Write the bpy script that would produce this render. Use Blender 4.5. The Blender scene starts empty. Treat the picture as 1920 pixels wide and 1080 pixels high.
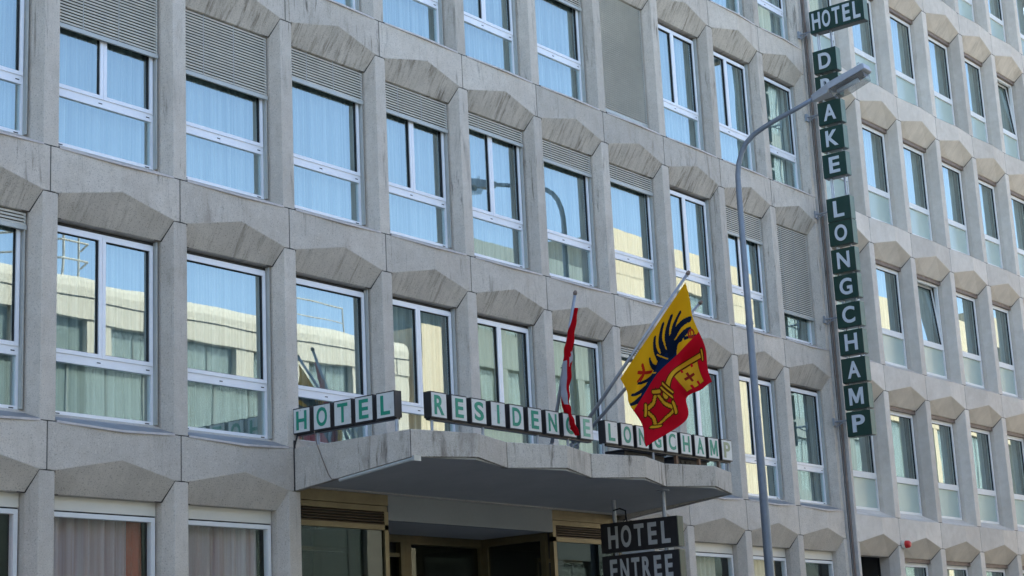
import bpy, bmesh, math, random
from mathutils import Vector, Matrix, noise
random.seed(7)
C = bpy.context.scene.collection
SC = bpy.context.scene
rad = math.radians

# ------------------------------------------------------------------ camera
Rr = Vector((0.61060847, -0.79048023, -0.04794064))
Uu = Vector((-0.15180217, -0.17624396, 0.97257091))
Ff = Vector((0.77724732, 0.58658254, 0.22761267))
cam = bpy.data.cameras.new('camera')
co = bpy.data.objects.new('camera', cam); C.objects.link(co)
M = Matrix((Rr, Uu, -Ff)).transposed().to_4x4()
M.translation = Vector((-11.3653, -14.6971, 1.6))
co.matrix_world = M
cam.sensor_width = 36; cam.lens = 3264.476/1920*36
cam.clip_start = .1; cam.clip_end = 3000
SC.camera = co

# ------------------------------------------------------------------ world, sun, exposure
SUN_EL, SUN_AZ = rad(40), rad(30)          # azimuth from +Y towards +X
w = bpy.data.worlds.new('World'); SC.world = w; w.use_nodes = True
nt = w.node_tree; nt.nodes.clear()
sky = nt.nodes.new('ShaderNodeTexSky'); sky.sky_type = 'NISHITA'; sky.sun_disc = False
sky.sun_elevation = SUN_EL; sky.sun_rotation = SUN_AZ
sky.air_density = .85; sky.dust_density = 2.2; sky.ozone_density = 1.0
bg = nt.nodes.new('ShaderNodeBackground'); bg.inputs[1].default_value = .15
ow = nt.nodes.new('ShaderNodeOutputWorld')
nt.links.new(sky.outputs[0], bg.inputs[0]); nt.links.new(bg.outputs[0], ow.inputs[0])
sl = bpy.data.lights.new('sun', 'SUN'); sl.energy = 2.6; sl.angle = rad(.5); sl.color = (1, .93, .82)
so = bpy.data.objects.new('sun', sl); C.objects.link(so)
sd = Vector((math.sin(SUN_AZ)*math.cos(SUN_EL), math.cos(SUN_AZ)*math.cos(SUN_EL), math.sin(SUN_EL)))
so.rotation_euler = sd.to_track_quat('Z', 'Y').to_euler()
SC.view_settings.view_transform = 'Standard'; SC.view_settings.look = 'None'
SC.view_settings.exposure = 1.95; SC.view_settings.gamma = 1
SC.view_settings.use_curve_mapping = False
try:
    SC.cycles.use_denoising = True
    SC.cycles.max_bounces = 8; SC.cycles.glossy_bounces = 4; SC.cycles.diffuse_bounces = 4
    SC.cycles.transparent_max_bounces = 16; SC.cycles.sample_clamp_indirect = 8
except Exception: pass

# ------------------------------------------------------------------ materials
class NB:
    def __init__(s, name):
        s.m = bpy.data.materials.new(name); s.m.use_nodes = True
        s.t = s.m.node_tree; s.t.nodes.clear()
        s.out = s.n('ShaderNodeOutputMaterial')
        s.pos = s.n('ShaderNodeNewGeometry')
    def n(s, typ, **kw):
        x = s.t.nodes.new(typ)
        for k, v in kw.items(): setattr(x, k, v)
        return x
    def put(s, sock, v):
        if hasattr(v, 'is_output') or isinstance(v, bpy.types.NodeSocket): s.t.links.new(v, sock)
        else: sock.default_value = v
    def noise(s, scale, detail=4, rough=.55, vec=None, stretch=None, dist=0):
        v = vec or s.pos.outputs['Position']
        if stretch:
            m = s.n('ShaderNodeMapping'); s.t.links.new(v, m.inputs[0]); m.inputs['Scale'].default_value = stretch; v = m.outputs[0]
        x = s.n('ShaderNodeTexNoise'); s.t.links.new(v, x.inputs['Vector'])
        x.inputs['Scale'].default_value = scale; x.inputs['Detail'].default_value = detail
        x.inputs['Roughness'].default_value = rough; x.inputs['Distortion'].default_value = dist
        return x.outputs[0]
    def ramp(s, f, a, b, va=0., vb=1.):
        x = s.n('ShaderNodeMapRange'); s.put(x.inputs[0], f)
        x.inputs[1].default_value = a; x.inputs[2].default_value = b; x.inputs[3].default_value = va; x.inputs[4].default_value = vb
        return x.outputs[0]
    def math(s, op, a, b=0.):
        x = s.n('ShaderNodeMath', operation=op); s.put(x.inputs[0], a); s.put(x.inputs[1], b); return x.outputs[0]
    def mix(s, f, a, b, blend='MIX'):
        x = s.n('ShaderNodeMix', data_type='RGBA', blend_type=blend); s.put(x.inputs[0], f)
        s.put(x.inputs[6], a if not isinstance(a, tuple) else (*a, 1)[:4]); s.put(x.inputs[7], b if not isinstance(b, tuple) else (*b, 1)[:4])
        return x.outputs[2]
    def bump(s, h, strength=.3, dist=.01):
        x = s.n('ShaderNodeBump'); s.put(x.inputs['Height'], h); x.inputs['Strength'].default_value = strength
        x.inputs['Distance'].default_value = dist; return x.outputs[0]
    def bsdf(s, col, rough=.6, metal=0., normal=None, spec=.5, **kw):
        x = s.n('ShaderNodeBsdfPrincipled')
        s.put(x.inputs['Base Color'], (*col, 1) if isinstance(col, tuple) else col)
        s.put(x.inputs['Roughness'], rough); s.put(x.inputs['Metallic'], metal)
        x.inputs['Specular IOR Level'].default_value = spec
        if normal is not None: s.put(x.inputs['Normal'], normal)
        for k, v in kw.items(): s.put(x.inputs[k], v)
        return x.outputs[0]
    def done(s, sh):
        s.t.links.new(sh, s.out.inputs[0]); return s.m
    def sep(s, v):
        x = s.n('ShaderNodeSeparateXYZ'); s.put(x.inputs[0], v); return x.outputs

def simple(name, col, rough=.55, metal=0., var=.18, scale=6, bump=.0, spec=.5):
    b = NB(name)
    f = b.noise(scale, 5, .6)
    f2 = b.noise(scale*9, 3, .6)
    f = b.math('ADD', b.math('MULTIPLY', f, .7), b.math('MULTIPLY', f2, .3))
    c = b.mix(b.ramp(f, .3, .7), tuple(x*(1-var) for x in col), tuple(min(1, x*(1+var*.6)) for x in col))
    nrm = b.bump(f2, bump, .004) if bump else None
    return b.done(b.bsdf(c, rough, metal, nrm, spec))

def concrete(name, base, soffit, spk=.5, streak=1., zlo=5.5, zhi=8.5, speck_scale=75):
    b = NB(name)
    P = b.sep(b.pos.outputs['Position']); N = b.sep(b.pos.outputs['Normal'])
    big = b.noise(1.1, 5, .6); mid = b.noise(7, 5, .62)
    c = b.mix(b.ramp(big, .3, .7), tuple(x*.88 for x in base), tuple(x*1.08 for x in base))
    c = b.mix(b.math('MULTIPLY', b.ramp(mid, .35, .7), .42), c, (base[0]*.74, base[1]*.70, base[2]*.64))
    oi = b.n('ShaderNodeObjectInfo')
    tone = b.ramp(oi.outputs['Random'], 0, 1, .87, 1.07)
    tc = b.n('ShaderNodeCombineColor'); [b.put(tc.inputs[i], tone) for i in range(3)]
    c = b.mix(1., c, tc.outputs[0], 'MULTIPLY')
    # exposed aggregate specks
    sp = b.noise(speck_scale, 2, .5)
    dark = b.math('MULTIPLY', b.ramp(sp, .57, .66), spk)
    c = b.mix(dark, c, (base[0]*.42, base[1]*.42, base[2]*.42))
    lite = b.math('MULTIPLY', b.ramp(b.noise(speck_scale*.8, 2, .5), .40, .33), spk*.45)
    c = b.mix(lite, c, (base[0]*1.45, base[1]*1.45, base[2]*1.42))
    # run-down stains on the upright faces
    st = b.noise(1., 6, .65, stretch=(4.2, 4.2, .8), dist=1.2)
    high = b.ramp(P[2], zlo, zhi)
    sm = b.math('MULTIPLY', b.ramp(st, .52, .72), b.math('ADD', b.math('MULTIPLY', high, .42*streak), .16*streak))
    sm = b.math('MULTIPLY', sm, b.ramp(b.noise(.9, 3, .5), .42, .62))
    c = b.mix(sm, c, (.145, .12, .092))
    rust = b.math('MULTIPLY', b.ramp(b.noise(1., 5, .6, stretch=(2.6, 2.6, .5)), .62, .76), .22*streak)
    c = b.mix(rust, c, (.27, .17, .10))
    dr = b.math('MULTIPLY', b.ramp(b.noise(1., 6, .7, stretch=(15, 15, 1.3), dist=.6), .56, .66), b.ramp(b.noise(1.5, 2, .5), .46, .60))
    dr = b.math('MULTIPLY', dr, b.math('ADD', b.math('MULTIPLY', high, .48*streak), .16*streak))
    c = b.mix(dr, c, (.09, .075, .058))
    # the downward faces: browner, with dark lichen runs that grow stronger on the upper storeys
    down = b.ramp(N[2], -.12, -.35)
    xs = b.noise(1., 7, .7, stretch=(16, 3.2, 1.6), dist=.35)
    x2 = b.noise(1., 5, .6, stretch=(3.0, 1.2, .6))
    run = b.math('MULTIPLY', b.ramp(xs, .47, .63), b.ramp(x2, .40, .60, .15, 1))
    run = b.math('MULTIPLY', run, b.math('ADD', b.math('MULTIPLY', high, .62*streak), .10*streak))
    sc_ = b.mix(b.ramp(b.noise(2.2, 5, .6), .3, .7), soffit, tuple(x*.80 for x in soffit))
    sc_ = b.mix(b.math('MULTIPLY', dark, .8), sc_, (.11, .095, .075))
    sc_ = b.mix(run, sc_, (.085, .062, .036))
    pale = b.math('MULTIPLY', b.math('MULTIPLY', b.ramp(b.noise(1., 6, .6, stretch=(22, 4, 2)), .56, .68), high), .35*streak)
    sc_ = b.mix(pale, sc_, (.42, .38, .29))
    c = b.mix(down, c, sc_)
    h = b.math('ADD', b.math('MULTIPLY', sp, .7), b.math('MULTIPLY', mid, .6))
    return b.done(b.bsdf(c, .88, 0, b.bump(h, .35, .006), .25))

M_CON = concrete('exposed_aggregate_concrete', (.60, .54, .465), (.62, .56, .485), .55, 1.15, speck_scale=72)
M_CON2 = concrete('pale_cast_concrete', (.65, .59, .515), (.66, .59, .50), .22, .35, 8, 16, 110)
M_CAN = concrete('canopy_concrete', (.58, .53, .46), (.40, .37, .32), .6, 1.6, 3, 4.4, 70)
M_SEAL = simple('dark_joint_sealant', (.03, .028, .026), .8)
M_ALU = simple('brushed_aluminium', (.82, .83, .86), .42, .15, .06, 3)
M_ALU2 = simple('painted_window_frame', (.74, .74, .72), .5, .0, .06, 3)
M_CREAM = simple('cream_painted_metal', (.66, .62, .53), .5, 0, .05, 3)
M_RUB = simple('black_gasket', (.015, .015, .016), .6)
M_ZINC = simple('weathered_zinc_sill', (.26, .26, .26), .5, .25, .25, 5)
M_SILLEDGE = simple('pale_sill_edge', (.55, .50, .47), .6, 0, .2, 9)
M_CORE = simple('dark_interior', (.07, .07, .068), .9)
M_BLIND = simple('grey_beige_blind', (.68, .64, .55), .55, .1, .12, 4)
M_BLIND2 = simple('weathered_closed_blind', (.56, .54, .47), .6, .0, .22, 1.3)
M_RAIL = simple('blind_end_rail', (.45, .46, .43), .45, .3, .1, 4)
M_BRONZE = simple('bronze_anodised', (.155, .125, .068), .38, .55, .25, 3)
M_BRONZED = simple('dark_bronze_louvre', (.09, .06, .035), .45, .4, .25, 4)
M_PLAST = simple('grey_soffit_plaster', (.40, .395, .375), .85, 0, .12, 2, .1)
M_BULK = simple('painted_bulkhead', (.26, .265, .26), .7, 0, .08, 2)
M_STEEL = simple('galvanised_steel', (.33, .35, .38), .45, .5, .15, 12)
M_POLE = simple('blue_grey_lamp_post', (.20, .23, .27), .5, .3, .18, 5)
M_LAMPB = simple('grey_lamp_shell', (.36, .38, .41), .45, .25, .15, 12)
M_BLACK = simple('black_sign_case', (.022, .02, .022), .45, 0, .3, 10)
M_PIPE = simple('brown_downpipe', (.20, .15, .12), .6, .1, .25, 6)
M_PIPEP = simple('pale_corner_strip', (.48, .45, .41), .7, .0, .2, 6)
M_GRN = simple('dark_green_sign_face', (.008, .042, .031), .32, 0, .25, 5)
M_GRNB = simple('near_black_green_sign_face', (.012, .022, .018), .32, 0, .25, 5)
M_GSIDE = simple('green_translucent_sign_edge', (.12, .18, .135), .5, 0, .2, 6)
M_LETW = simple('pale_grey_letter', (.55, .59, .63), .4, 0, .08, 8)
M_LETD = simple('dull_grey_letter', (.42, .42, .41), .5, 0, .12, 8)
M_LETG = simple('sea_green_letter', (.010, .25, .155), .45, 0, .15, 9)
M_LETF = simple('faded_olive_letter', (.30, .33, .19), .5, 0, .15, 9)
M_LETF2 = simple('faded_green_letter', (.16, .42, .28), .5, 0, .15, 9)
M_RED = simple('red_siren_plastic', (.55, .02, .02), .35, 0, .1, 9)
M_WOOD = simple('rough_timber', (.22, .13, .08), .8, 0, .3, 12)

def sign_face():
    b = NB('grubby_white_acrylic')
    d = b.math('MULTIPLY', b.ramp(b.noise(5, 6, .7), .5, .75), .5)
    c = b.mix(d, (.60, .61, .585), (.42, .40, .34))
    d2 = b.math('MULTIPLY', b.ramp(b.noise(26, 5, .7), .62, .70), .8)
    c = b.mix(d2, c, (.12, .11, .10))
    return b.done(b.bsdf(c, .35, 0, None, .5))
M_FACE = sign_face()

def glass(name, ior=2.1, tint=(.86, .93, .93), wob=.5, boost=1.):
    b = NB(name)
    tc = b.n('ShaderNodeTexCoord')
    oi = b.n('ShaderNodeObjectInfo')
    vadd = b.n('ShaderNodeVectorMath', operation='MULTIPLY_ADD')
    b.put(vadd.inputs[0], oi.outputs['Random']); vadd.inputs[1].default_value = (37, 51, 23)
    b.put(vadd.inputs[2], tc.outputs['Object'])
    n = b.noise(1.1, 1, .4, vec=vadd.outputs[0])
    bp = b.bump(n, wob, .02)
    fr = b.n('ShaderNodeFresnel'); fr.inputs[0].default_value = ior; b.put(fr.inputs['Normal'], bp)
    f = b.math('MINIMUM', b.math('MULTIPLY', fr.outputs[0], boost), 1.)
    f = b.math('MULTIPLY', f, b.math('SUBTRACT', 1., b.pos.outputs['Backfacing']))
    g = b.n('ShaderNodeBsdfGlossy'); g.inputs['Roughness'].default_value = .0; b.put(g.inputs['Normal'], bp)
    g.inputs['Color'].default_value = (.81, .96, .96, 1)
    t = b.n('ShaderNodeBsdfTransparent'); t.inputs[0].default_value = (*tint, 1)
    m = b.n('ShaderNodeMixShader'); b.put(m.inputs[0], f); b.put(m.inputs[1], t.outputs[0]); b.put(m.inputs[2], g.outputs[0])
    return b.done(m.outputs[0])
M_GLASS = glass('reflective_window_glass', 2.9, (.93, .98, .98), .045, 1.42)
M_GLASSD = glass('dim_shop_glass', 1.45, (.6, .6, .57), .05)
M_GLASSO = glass('plain_window_glass', 1.5, (.95, .97, .97), .05)

def frosted():
    b = NB('pale_green_frosted_panel')
    c = b.mix(b.ramp(b.noise(.9, 3, .5), .3, .7), (.36, .45, .41), (.42, .52, .47))
    return b.done(b.bsdf(c, .22, 0, None, .9))
M_FROST = frosted()

def curtain(name, col, col2, trans=.35, band=11):
    b = NB(name)
    f = b.noise(1., 4, .6, stretch=(band, band, .12))
    c = b.mix(b.ramp(f, .35, .65), col, col2)
    d = b.n('ShaderNodeBsdfDiffuse'); b.put(d.inputs[0], c)
    t = b.n('ShaderNodeBsdfTranslucent'); b.put(t.inputs[0], c)
    m = b.n('ShaderNodeMixShader'); m.inputs[0].default_value = trans
    b.put(m.inputs[1], d.outputs[0]); b.put(m.inputs[2], t.outputs[0])
    return b.done(m.outputs[0])
M_CURT = curtain('white_net_curtain', (.62, .66, .62), (.24, .29, .28))
M_CURTG = curtain('grey_lined_curtain', (.42, .43, .40), (.28, .30, .28), .1)
M_CURTP = curtain('pink_grey_net_curtain', (.58, .47, .46), (.44, .28, .26), .2, 12)
M_CURTR = curtain('brick_red_drape', (.55, .15, .09), (.36, .09, .055), .1)
M_CURTT = curtain('tan_curtain', (.62, .54, .40), (.50, .42, .30), .1)
M_CURTY = curtain('straw_curtain', (.60, .55, .36), (.40, .37, .24), .2, 8)

def lens():
    b = NB('clouded_lamp_lens')
    t = b.n('ShaderNodeBsdfTransparent'); t.inputs[0].default_value = (.82, .84, .84, 1)
    g = b.bsdf((.34, .34, .33), .25, 0, None, .8)
    m = b.n('ShaderNodeMixShader')
    b.put(m.inputs[0], b.ramp(b.noise(7, 5, .6), .3, .7, .16, .38)); b.put(m.inputs[1], t.outputs[0]); b.put(m.inputs[2], g)
    return b.done(m.outputs[0])
M_LENS = lens()

def flagmat(name):
    b = NB(name)
    a = b.n('ShaderNodeAttribute'); a.attribute_name = 'dye'
    c = a.outputs['Color']
    w1 = b.noise(120, 2, .5)
    d = b.n('ShaderNodeBsdfDiffuse'); b.put(d.inputs[0], c)
    t = b.n('ShaderNodeBsdfTranslucent'); b.put(t.inputs[0], c)
    bp = b.bump(w1, .15, .003); b.put(d.inputs['Normal'], bp)
    m = b.n('ShaderNodeMixShader'); m.inputs[0].default_value = .38
    b.put(m.inputs[1], d.outputs[0]); b.put(m.inputs[2], t.outputs[0])
    return b.done(m.outputs[0])
M_FLAG = flagmat('dyed_flag_cloth')

# ------------------------------------------------------------------ helpers
def tag(o, label=None, cat=None, group=None, kind=None):
    if label: o['label'] = label
    if cat: o['category'] = cat
    if group: o['group'] = group
    if kind: o['kind'] = kind
    return o
def empty(name, loc=(0, 0, 0), rz=0, label=None, cat=None, group=None):
    o = bpy.data.objects.new(name, None); C.objects.link(o); o.location = loc; o.rotation_euler = (0, 0, rz)
    o.empty_display_size = .2
    return tag(o, label, cat, group)
def link(name, me, parent=None, loc=(0, 0, 0), scale=None, rot=None):
    o = bpy.data.objects.new(name, me); C.objects.link(o)
    if parent is not None: o.parent = parent
    o.location = loc
    if scale: o.scale = scale
    if rot: o.rotation_euler = rot
    return o

class MB:
    """collects faces and makes one mesh"""
    def __init__(s): s.v = []; s.f = []; s.mi = []; s.mats = []
    def mat(s, m):
        if m not in s.mats: s.mats.append(m)
        return s.mats.index(m)
    def poly(s, pts, m):
        i = len(s.v); s.v += [tuple(p) for p in pts]; s.f.append(tuple(range(i, i+len(pts)))); s.mi.append(s.mat(m))
    def box(s, x0, x1, y0, y1, z0, z1, m, T=None):
        c = [(x, y, z) for z in (z0, z1) for x, y in ((x0, y0), (x1, y0), (x1, y1), (x0, y1))]
        if T is not None: c = [tuple(T @ Vector(p)) for p in c]
        i = len(s.v); s.v += c; k = s.mat(m)
        for f in ((0, 3, 2, 1), (4, 5, 6, 7), (0, 1, 5, 4), (1, 2, 6, 5), (2, 3, 7, 6), (3, 0, 4, 7)):
            s.f.append(tuple(i+a for a in f)); s.mi.append(k)
    def prism(s, poly, z0, z1, m, T=None, m2=None):
        """poly counter-clockwise in xy; z0, z1 numbers or lists"""
        n = len(poly)
        a = [(p[0], p[1], z0[j] if isinstance(z0, list) else z0) for j, p in enumerate(poly)]
        c = [(p[0], p[1], z1[j] if isinstance(z1, list) else z1) for j, p in enumerate(poly)]
        if T is not None: a = [tuple(T @ Vector(p)) for p in a]; c = [tuple(T @ Vector(p)) for p in c]
        i = len(s.v); s.v += a+c; k = s.mat(m); k2 = s.mat(m2 or m)
        s.f.append(tuple(i+j for j in reversed(range(n)))); s.mi.append(k2)
        s.f.append(tuple(i+n+j for j in range(n))); s.mi.append(k)
        for j in range(n):
            q = (j+1) % n; s.f.append((i+j, i+q, i+n+q, i+n+j)); s.mi.append(k)
    def tube(s, pts, r, m, seg=12, caps=True):
        pts = [Vector(p) for p in pts]; rs = r if isinstance(r, list) else [r]*len(pts)
        i0 = len(s.v); k = s.mat(m); up = Vector((0, 0, 1))
        ref = None
        for j, p in enumerate(pts):
            d = (pts[min(j+1, len(pts)-1)]-pts[max(j-1, 0)]).normalized()
            if ref is None: ref = Vector((1, 0, 0)) if abs(d.x) < .8 else Vector((0, 1, 0))
            u = (ref-d*ref.dot(d)).normalized(); v = d.cross(u); ref = u
            for a in range(seg):
                t = 2*math.pi*a/seg; s.v.append(tuple(p+(u*math.cos(t)+v*math.sin(t))*rs[j]))
        for j in range(len(pts)-1):
            for a in range(seg):
                b = (a+1) % seg
                s.f.append((i0+j*seg+a, i0+j*seg+b, i0+(j+1)*seg+b, i0+(j+1)*seg+a)); s.mi.append(k)
        if caps:
            s.f.append(tuple(i0+a for a in reversed(range(seg)))); s.mi.append(k)
            s.f.append(tuple(i0+(len(pts)-1)*seg+a for a in range(seg))); s.mi.append(k)
    def mesh(s, name, bevel=0., smooth=False, segs=1):
        me = bpy.data.meshes.new(name); me.from_pydata(s.v, [], s.f)
        for m in s.mats: me.materials.append(m)
        me.polygons.foreach_set('material_index', s.mi); me.update()
        bm = bmesh.new(); bm.from_mesh(me)
        bmesh.ops.recalc_face_normals(bm, faces=bm.faces[:])
        if bevel:
            bmesh.ops.remove_doubles(bm, verts=bm.verts[:], dist=1e-5)
            ed = [e for e in bm.edges if len(e.link_faces) == 2 and e.calc_face_angle(0) > .3]
            bmesh.ops.bevel(bm, geom=ed, offset=bevel, segments=segs, affect='EDGES', clamp_overlap=True)
        bm.to_mesh(me); bm.free()
        if smooth:
            for p in me.polygons: p.use_smooth = True
        return me

# ------------------------------------------------------------------ ground, road, pavements
def struct(name, mb, m=None):
    o = link(name, mb.mesh(name)); o['kind'] = 'structure'; return o
M_ASPH = simple('asphalt', (.075, .074, .072), .9, 0, .25, 3, .4)
M_PAVE = simple('pavement_asphalt', (.24, .235, .225), .9, 0, .2, 3, .3)
M_KERB = simple('granite_kerb', (.30, .29, .28), .8, 0, .2, 8, .2)
M_LINE = simple('road_paint', (.75, .75, .72), .7, 0, .1, 8)
M_GRND = simple('ground_far', (.12, .115, .105), .95, 0, .25, .3)
g = MB(); g.box(-900, 900, -900, 900, -.5, -.02, M_GRND); struct('ground', g)
g = MB(); g.box(-300, 300, -13.0, -3.9, -.018, 0, M_ASPH); struct('road', g)
g = MB(); g.box(-300, 300, -3.6, 1.6, -.018, .13, M_PAVE); struct('near_pavement', g)
g = MB(); g.box(-300, 300, -20.2, -13.3, -.018, .13, M_PAVE); struct('far_pavement', g)
g = MB(); g.box(-300, 300, -3.895, -3.605, -.018, .135, M_KERB); struct('near_kerb', g)
g = MB(); g.box(-300, 300, -13.295, -13.005, -.018, .135, M_KERB); struct('far_kerb', g)
g = MB()
for k in range(-8, 16): g.box(k*6., k*6.+3, -8.6, -8.48, .001, .005, M_LINE)
struct('road_centre_line', g)

# ------------------------------------------------------------------ precast facade kit
W = 1.7935; H = 3.0
def panel_mesh(name, Wd, p, rise, s, low, con, sillslope, half=.10, back=.16, bd=.15, topback=.135, dp=.34, ty=.24):
    """one folded precast spandrel between two joints; origin at its left top joint"""
    e = .006; mid = Wd/2
    st = [e, half, back, mid, Wd-back, Wd-half, Wd-e]
    def front(x):
        t = 1-abs(x-mid)/mid
        return -p*t
    def top(x): return sillslope*(1-abs(x-mid)/mid)
    def bot(x):
        d = abs(x-mid); a = mid-half
        return -s + (rise*(1-d/a) if d < a else 0)
    rows = []
    for i, x in enumerate(st):
        y = front(x); F1 = (x, y, top(x)); F2 = (x, y, bot(x))
        if i in (0, 6): S = (x, y+.012, -s-.001)
        elif i in (1, 5): S = (x, y+.004, -s-.004)
        else: S = (x, bd, -low)
        Hh = (x, dp, -low if i in (2, 3, 4) else -s-.01)
        T1 = (x, dp, topback+.01); T2 = (x, ty, topback)
        rows.append([F1, F2, S, Hh, T1, T2])
    mb = MB(); k = 6
    for r in rows: mb.v += r
    c = mb.mat(con)
    for i in range(len(rows)-1):
        for j in range(k):
            q = (j+1) % k
            mb.f.append((i*k+j, i*k+q, (i+1)*k+q, (i+1)*k+j)); mb.mi.append(c)
    mb.f.append(tuple(range(k))); mb.mi.append(c)
    mb.f.append(tuple((len(rows)-1)*k+j for j in reversed(range(k)))); mb.mi.append(c)
    return mb.mesh(name, .005)

def sealant_mesh(name, Wd, s, low, half=.10, back=.16, bd=.15):
    """dark joint lines: left upright joint, the two bed joints over / under the pier, the raking joints pier to soffit"""
    mb = MB()
    mb.box(-.0058, .0058, .004, .05, -s, 0, M_SEAL)
    mb.box(-half, half, -.0015, .03, -s-.010, -s+.002, M_SEAL)
    mb.box(-half, half, -.0015, .03, -.002, .009, M_SEAL)
    for sg in (1, -1):
        a = Vector((sg*half, -.0015, -s-.004)); b2 = Vector((sg*back, bd-.0015, -low-.004))
        mb.tube([a, b2], .0075, M_SEAL, 5)
        mb.tube([b2, (sg*(back+.10), bd-.001, -low-.003)], .005, M_SEAL, 4)
    return mb.mesh(name)

def pier_mesh(name, h, con, half=.10, back=.16, bd=.15, depth=.34):
    mb = MB()
    mb.prism([(-half, 0), (half, 0), (back, bd), (back, depth), (-back, depth), (-back, bd)], .006, h, con)
    return mb.mesh(name, .006)

def sill_mesh(name, Wd, p, half=.10, back=.16, slope=.05, zb=.122):
    mb = MB(); mid = Wd/2; o = .028
    F = [(half+.002, -.016), (mid, -p-o), (Wd-half-.002, -.016)]
    z = [0.016, -slope*.9+.014, .016]
    B = [(Wd-back-.003, .15), (Wd-back-.003, .235), (back+.003, .235), (back+.003, .15)]
    zB = [.016+(zb-.016)*.64, zb, zb, .016+(zb-.016)*.64]
    pts = [(*F[i], z[i]) for i in range(3)]+[(*B[i], zB[i]) for i in range(4)]
    # top sheet as fan around the middle back, with a turned down lip
    c = (mid, .235, zb)
    ring = pts
    n = len(ring)
    for i in range(n):
        a, b2 = ring[i], ring[(i+1) % n]
        if (a == ring[4] and b2 == ring[5]): 
            mb.poly([a, c, b2], M_ZINC); continue
        mb.poly([a, b2, c], M_ZINC)
    for a, b2 in ((ring[0], ring[1]), (ring[1], ring[2])):
        lo = .024
        mb.poly([(a[0], a[1], a[2]), (b2[0], b2[1], b2[2]), (b2[0], b2[1], b2[2]-lo), (a[0], a[1], a[2]-lo)], M_SILLEDGE)
        mb.poly([(a[0], a[1], a[2]-lo), (b2[0], b2[1], b2[2]-lo), (b2[0], b2[1]+.03, b2[2]-lo-.001), (a[0], a[1]+.03, a[2]-lo-.001)], M_SILLEDGE)
    me = mb.mesh(name)
    return me

def frame_ring(mb, x0, x1, z0, z1, t, y0, y1, m, tb=None, tt=None):
    tb = tb or t; tt = tt or t
    mb.box(x0, x0+t, y0, y1, z0, z1, m); mb.box(x1-t, x1, y0, y1, z0, z1, m)
    mb.box(x0+t, x1-t, y0, y1, z0, z0+tb, m); mb.box(x0+t, x1-t, y0, y1, z1-tt, z1, m)

XL, XR = .187, W-.187
def hotel_frame_mesh():
    mb = MB()
    frame_ring(mb, XL, XR, .123, 2.215, .045, .185, .25, M_ALU)
    mb.box(XL+.045, XR-.045, .180, .25, .705, .815, M_ALU)          # transom
    mb.box(XL-.025, XL-.002, .20, .24, .12, 2.25, M_RUB); mb.box(XR+.002, XR+.025, .20, .24, .12, 2.25, M_RUB)
    for x in (XL+.62, XR-.12): mb.box(x, x+.05, .1785, .1825, .745, .757, M_RUB)
    mb.box(XR-.13, XR-.07, .1835, .187, .137, .149, M_RUB); mb.box(XL+.08, XL+.14, .1835, .187, .137, .149, M_RUB)
    # blind box and guide rails
    mb.box(.16, W-.16, .215, .29, 2.215, 2.262, M_CORE)
    mb.box(XL-.002, XL+.016, .125, .184, .13, 2.25, M_RAIL); mb.box(XR-.016, XR+.002, .125, .184, .13, 2.25, M_RAIL)
    return mb.mesh('window_frame', .0)
def sash_mesh(x0, x1, z0, z1):
    mb = MB(); t = .045
    frame_ring(mb, x0, x1, z0, z1, t, .168, .225, M_ALU)
    frame_ring(mb, x0+t+.0005, x1-t-.0005, z0+t+.0005, z1-t-.0005, .007, .185, .22, M_RUB)
    return mb.mesh('sash', .0)
def pane_mesh(x0, x1, z0, z1, y=.205, m=None):
    mb = MB(); mb.box(x0, x1, y, y+.006, z0, z1, m or M_GLASS); return mb.mesh('pane')
CM = W/2-.03
ME_FRAME = hotel_frame_mesh()
ME_SASH1 = sash_mesh(XL+.03, XR-.03, .800, 2.185)
ME_SASHL = sash_mesh(XL+.03, CM-.002, .800, 2.185)
ME_SASHR = sash_mesh(CM+.002, XR-.03, .800, 2.185)
ME_P1 = pane_mesh(XL+.076, XR-.076, .847, 2.139)
ME_PL = pane_mesh(XL+.076, CM-.048, .847, 2.139)
ME_PR = pane_mesh(CM+.048, XR-.076, .847, 2.139)
ME_PLOW = pane_mesh(XL+.046, XR-.046, .169, .704)

def curtain_mesh(x0, x1, z0, z1, y, m, seed, amp=.022, dens=9.):
    mb = MB(); k = mb.mat(m); n = 90; r = random.Random(seed); ph = r.uniform(0, 50)
    rows = 5
    for j in range(rows):
        z = z0+(z1-z0)*j/(rows-1)
        for i in range(n+1):
            x = x0+(x1-x0)*i/n
            yy = y+amp*math.sin(x*dens*2*math.pi/1.0*.9+ph+2.5*noise.noise(Vector((x*2.1, ph, j*.12))))+amp*.8*noise.noise(Vector((x*9, ph+3, j*.25)))
            mb.v.append((x, yy, z))
    for j in range(rows-1):
        for i in range(n):
            a = j*(n+1)+i; mb.f.append((a, a+1, a+n+2, a+n+1)); mb.mi.append(k)
    return mb.mesh('curtain', smooth=True)
CURT = [curtain_mesh(.16, W-.16, -.05, 2.35, .34, M_CURT, s, .022, d) for s, d in ((1, 8.), (2, 9.), (3, 7.2), (4, 10.))]
CURTY = curtain_mesh(.16, W-.16, -.05, 2.35, .34, M_CURTY, 5)

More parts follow.
